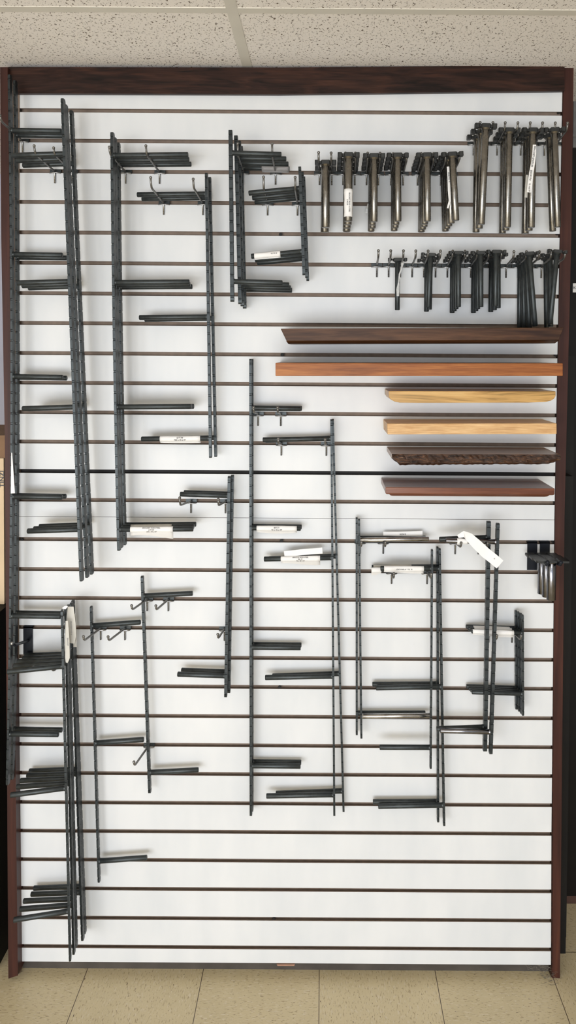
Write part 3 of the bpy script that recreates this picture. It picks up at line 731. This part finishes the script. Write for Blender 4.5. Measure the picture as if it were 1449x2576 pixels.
# pale tag beside the tall pair, and the torn tags on the bottom left stack
ra = BR['A'][0][0]
strip(ra, 'price_tag', [W(29.5, 1139, .078), W(31, 1190, .079), W(32.5, 1241, .080)], .006, 'paper', ws=[.002, .006, .010])
rm_ = BR['M'][1][0]
strip(rm_, 'price_tag', [W(178, 1526, .10), W(178, 1570, .101), W(179, 1600, .101), W(177, 1618, .101)], .022, 'old_paper', ws=[.014, .024, .024, .020])
strip(BR['M'][2][0], 'price_tag', [W(186.5, 1545, .085), W(188, 1590, .085), W(189, 1628, .085)], .008, 'old_paper', ws=[.006, .009, .008])
strip(BR['M'][0][0], 'price_tag', [W(168, 1562, .121), W(169, 1610, .122), W(169.5, 1655, .122), W(168, 1667, .122)], .010, 'old_paper', ws=[.006, .011, .0115, .005])
strip(BR['M'][0][0], 'torn_tape', [W(157, 1530, .124), W(163, 1529, .124), W(170, 1525, .122)], .006, 'paper', ws=[.002, .008, .003])
for rt, x, y, d_, tx in ((rm_, 179, 1580, .1025, 'BRACKET ROD 3'), (BR['M'][2][0], 187.5, 1590, .0865, '$ 88.00'), (BR['M'][0][0], 170, 1615, .1235, 'BRACKET')):
    o_ = [c for c in rt.children if c.name.startswith('price_tag')][-1]
    tm = obj('print', text_mesh(tx, .0045, M['faint_ink']), o_); tm.rotation_euler = (PI/2, PI/2, 0); tm.location = rt.matrix_basis.inverted() @ W(x, y, d_)

# ================================================================ wooden display boards
def board(name, label, mat, fl, d, ends=None, segs=None, extra=None):
    """floating board: front face outline fl (pixels at depth d), running back to the slats"""
    fr = [W(x, y, d) for x, y in fl]; bk = [Vector((p.x, -.0035, p.z)) for p in fr]
    n = len(fr); mb = MB()
    mb.add(fr+bk, [tuple(range(n)), tuple(range(2*n-1, n-1, -1))] + [(i, n+i, n+(i+1) % n, (i+1) % n) for i in range(n)])
    o = mb.build(name, mat)
    bv = o.modifiers.new('soft_edges', 'BEVEL'); bv.width = .0012; bv.segments = 2; bv.limit_method = 'ANGLE'; bv.angle_limit = math.radians(40)
    tag(o, label, 'wooden board', 'sample boards stacked up the right side')
    # hidden fixing stays out of sight; the wood is in one piece
    return o
# bevelled underside board
def loft(name, label, mats, sections, cat='wooden board'):
    """sections: list of closed loops of equal length (world points), lofted, capped"""
    mb = MB(); n = len(sections[0])
    vs = [p for s in sections for p in s]
    for i in range(len(sections)-1):
        for j in range(n):
            j2 = (j+1) % n; mb.add([vs[i*n+j], vs[i*n+j2], vs[(i+1)*n+j2], vs[(i+1)*n+j]], [(0, 1, 2, 3)])
    mb.add(sections[0], [tuple(range(n))[::-1]]); mb.add(sections[-1], [tuple(range(n))])
    me = mb.mesh(name, mats); bm = bmesh.new(); bm.from_mesh(me); bmesh.ops.remove_doubles(bm, verts=bm.verts, dist=1e-5); bm.to_mesh(me); bm.free()
    o = obj(name, me)
    tag(o, label, cat, 'sample boards stacked up the right side'); return o
# 1 dark walnut with raked end and chamfered underside
d1 = .175
tl, tr = W(706, 827, d1), W(1418, 824, d1); bl, br_ = W(721, 858, d1), W(1406, 856, d1)
secs = []
for (t_, b_) in ((tl, bl), (tr, br_)):
    s_ = 1 if t_ is tl else -1
    secs.append([Vector((t_.x, -.0035, t_.z)), Vector((t_.x, -d1, t_.z)), Vector((b_.x, -d1, b_.z)), Vector((b_.x+s_*.003, -d1+.02, b_.z-.006)), Vector((b_.x+s_*.003, -.0035, b_.z-.006))])
o = loft('display_board', 'long dark walnut board with raked left end, topmost of the six', M['walnut'], secs)
o.modifiers.new('soft_edges', 'BEVEL').width = .001
board('display_board', 'long square-edged orange cherry board, second from top', M['cherry'], [(693, 913), (1416, 914), (1416, 946), (693, 946)], .177)
board('display_board', 'golden striped board with rounded lower corners, third from top', M['poplar'], [(978, 984), (1398, 984.5), (1398, 996), (1394, 1003), (1386, 1008), (1374, 1011), (1330, 1013), (1050, 1013.5), (1006, 1013), (992, 1010), (983, 1005), (978, 998)], .125)
board('display_board', 'pale oak board with square ends, fourth from top', M['oak'], [(974, 1065.5), (1400.5, 1065), (1400.5, 1092), (975, 1093)], .125)
# 5 live edge slab
random.seed(3)
d5 = .148; nS = 60
secs = []
for i in range(nS+1):
    u = i/nS; px = 986+(1411-986)*u
    y_t, y_b = 1142.5+1.5*u, 1172-3*u
    if u < .05: y_b -= (1-u/.05)*18
    if u > .94: y_b -= ((u-.94)/.06)*9
    a, b_ = W(px, y_t, d5), W(px, y_b, d5)
    j = [random.uniform(-.0025, .0025) for _ in range(5)]
    x = a.x
    secs.append([Vector((x, -.0035, a.z)), Vector((x, -d5+.004+j[0]*.4, a.z)), Vector((x, -d5+j[1], a.z*.75+b_.z*.25)), Vector((x, -d5-.001+j[2], (a.z+b_.z)/2)),
                 Vector((x, -d5+.003+j[3], a.z*.2+b_.z*.8)), Vector((x, -d5+.012+j[4], b_.z+j[0]*.4)), Vector((x, -.0035, b_.z))])
o = loft('display_board', 'live-edge slab board with dark rough bark front, fifth from top', [M['slab_top'], M['bark']], secs)
for p in o.data.polygons:
    c = p.center
    if c.y < -d5+.012 and abs(p.normal.z) < .97: p.material_index = 1
    if c.z > secs[0][0].z-.002 and abs(p.normal.z) > .9: p.material_index = 0
# 6 mahogany with moulded underside
d6 = .145
zt = W(1200, 1227.5, d6).z; zm = W(1200, 1244, d6).z; zb = W(1200, 1252.5, d6).z
xl, xr_ = W(970, 1230, d6).x, W(1395.5, 1230, d6).x
mb = MB()
def ringpts(inset, z): return [(xl+inset, -.0035, z), (xl+inset, -d6+inset, z), (xr_-inset, -d6+inset, z), (xr_-inset, -.0035, z)]
prof = [(0, zt), (0, zm+.001), (.003, zm-.001), (.009, zm-.002), (.010, zb+.005), (.013, zb+.002), (.018, zb)]
rs = [ringpts(a, z) for a, z in prof]; vs = [p for r in rs for p in r]
fs = [tuple(range(4))[::-1], tuple(range(len(vs)-4, len(vs)))]
for i in range(len(rs)-1):
    for j in range(4): fs.append((i*4+j, i*4+(j+1) % 4, (i+1)*4+(j+1) % 4, (i+1)*4+j))
mb.add(vs, fs); o = mb.build('display_board', M['mahogany_shelf'])
tag(o, 'reddish mahogany board with stepped moulding below, lowest of the six', 'wooden board', 'sample boards stacked up the right side')
bv = o.modifiers.new('soft_edges', 'BEVEL'); bv.width = .0008; bv.limit_method = 'ANGLE'

# ================================================================ small stuff on the floor
random.seed(5)
mb = MB()
for i in range(26):
    p = Vector((W(1382, 2440).x + random.gauss(-.006, .010), -.004+random.uniform(-.02, .012), abs(random.gauss(.004, .007))+.001))
    q = [p]
    for k in range(3): q.append(q[-1] + Vector((random.uniform(-.010, .010), random.uniform(-.004, .004), random.uniform(-.004, .008))))
    for v in q: v.z = max(v.z, .001)
    mb.tube(q, .0003, 4, caps=False)
tag(mb.build('dust_fluff', M['dust']), 'grey dust and hair caught at the foot of right post', 'dust', kind='stuff')
mb = MB()
for i in range(16):
    x = W(random.uniform(1315, 1375), 2430).x; p = Vector((x, .005, W(700, 2426).z-random.uniform(-.001, .006))); q = [p]
    for k in range(3): q.append(q[-1] + Vector((random.uniform(-.002, .014), random.uniform(-.004, .002), random.uniform(-.006, .004))))
    mb.tube(q, .00035, 4, caps=False)
tag(mb.build('cobweb', M['dust']), 'wisps of cobweb under the lower right panel edge', 'cobweb', kind='stuff')
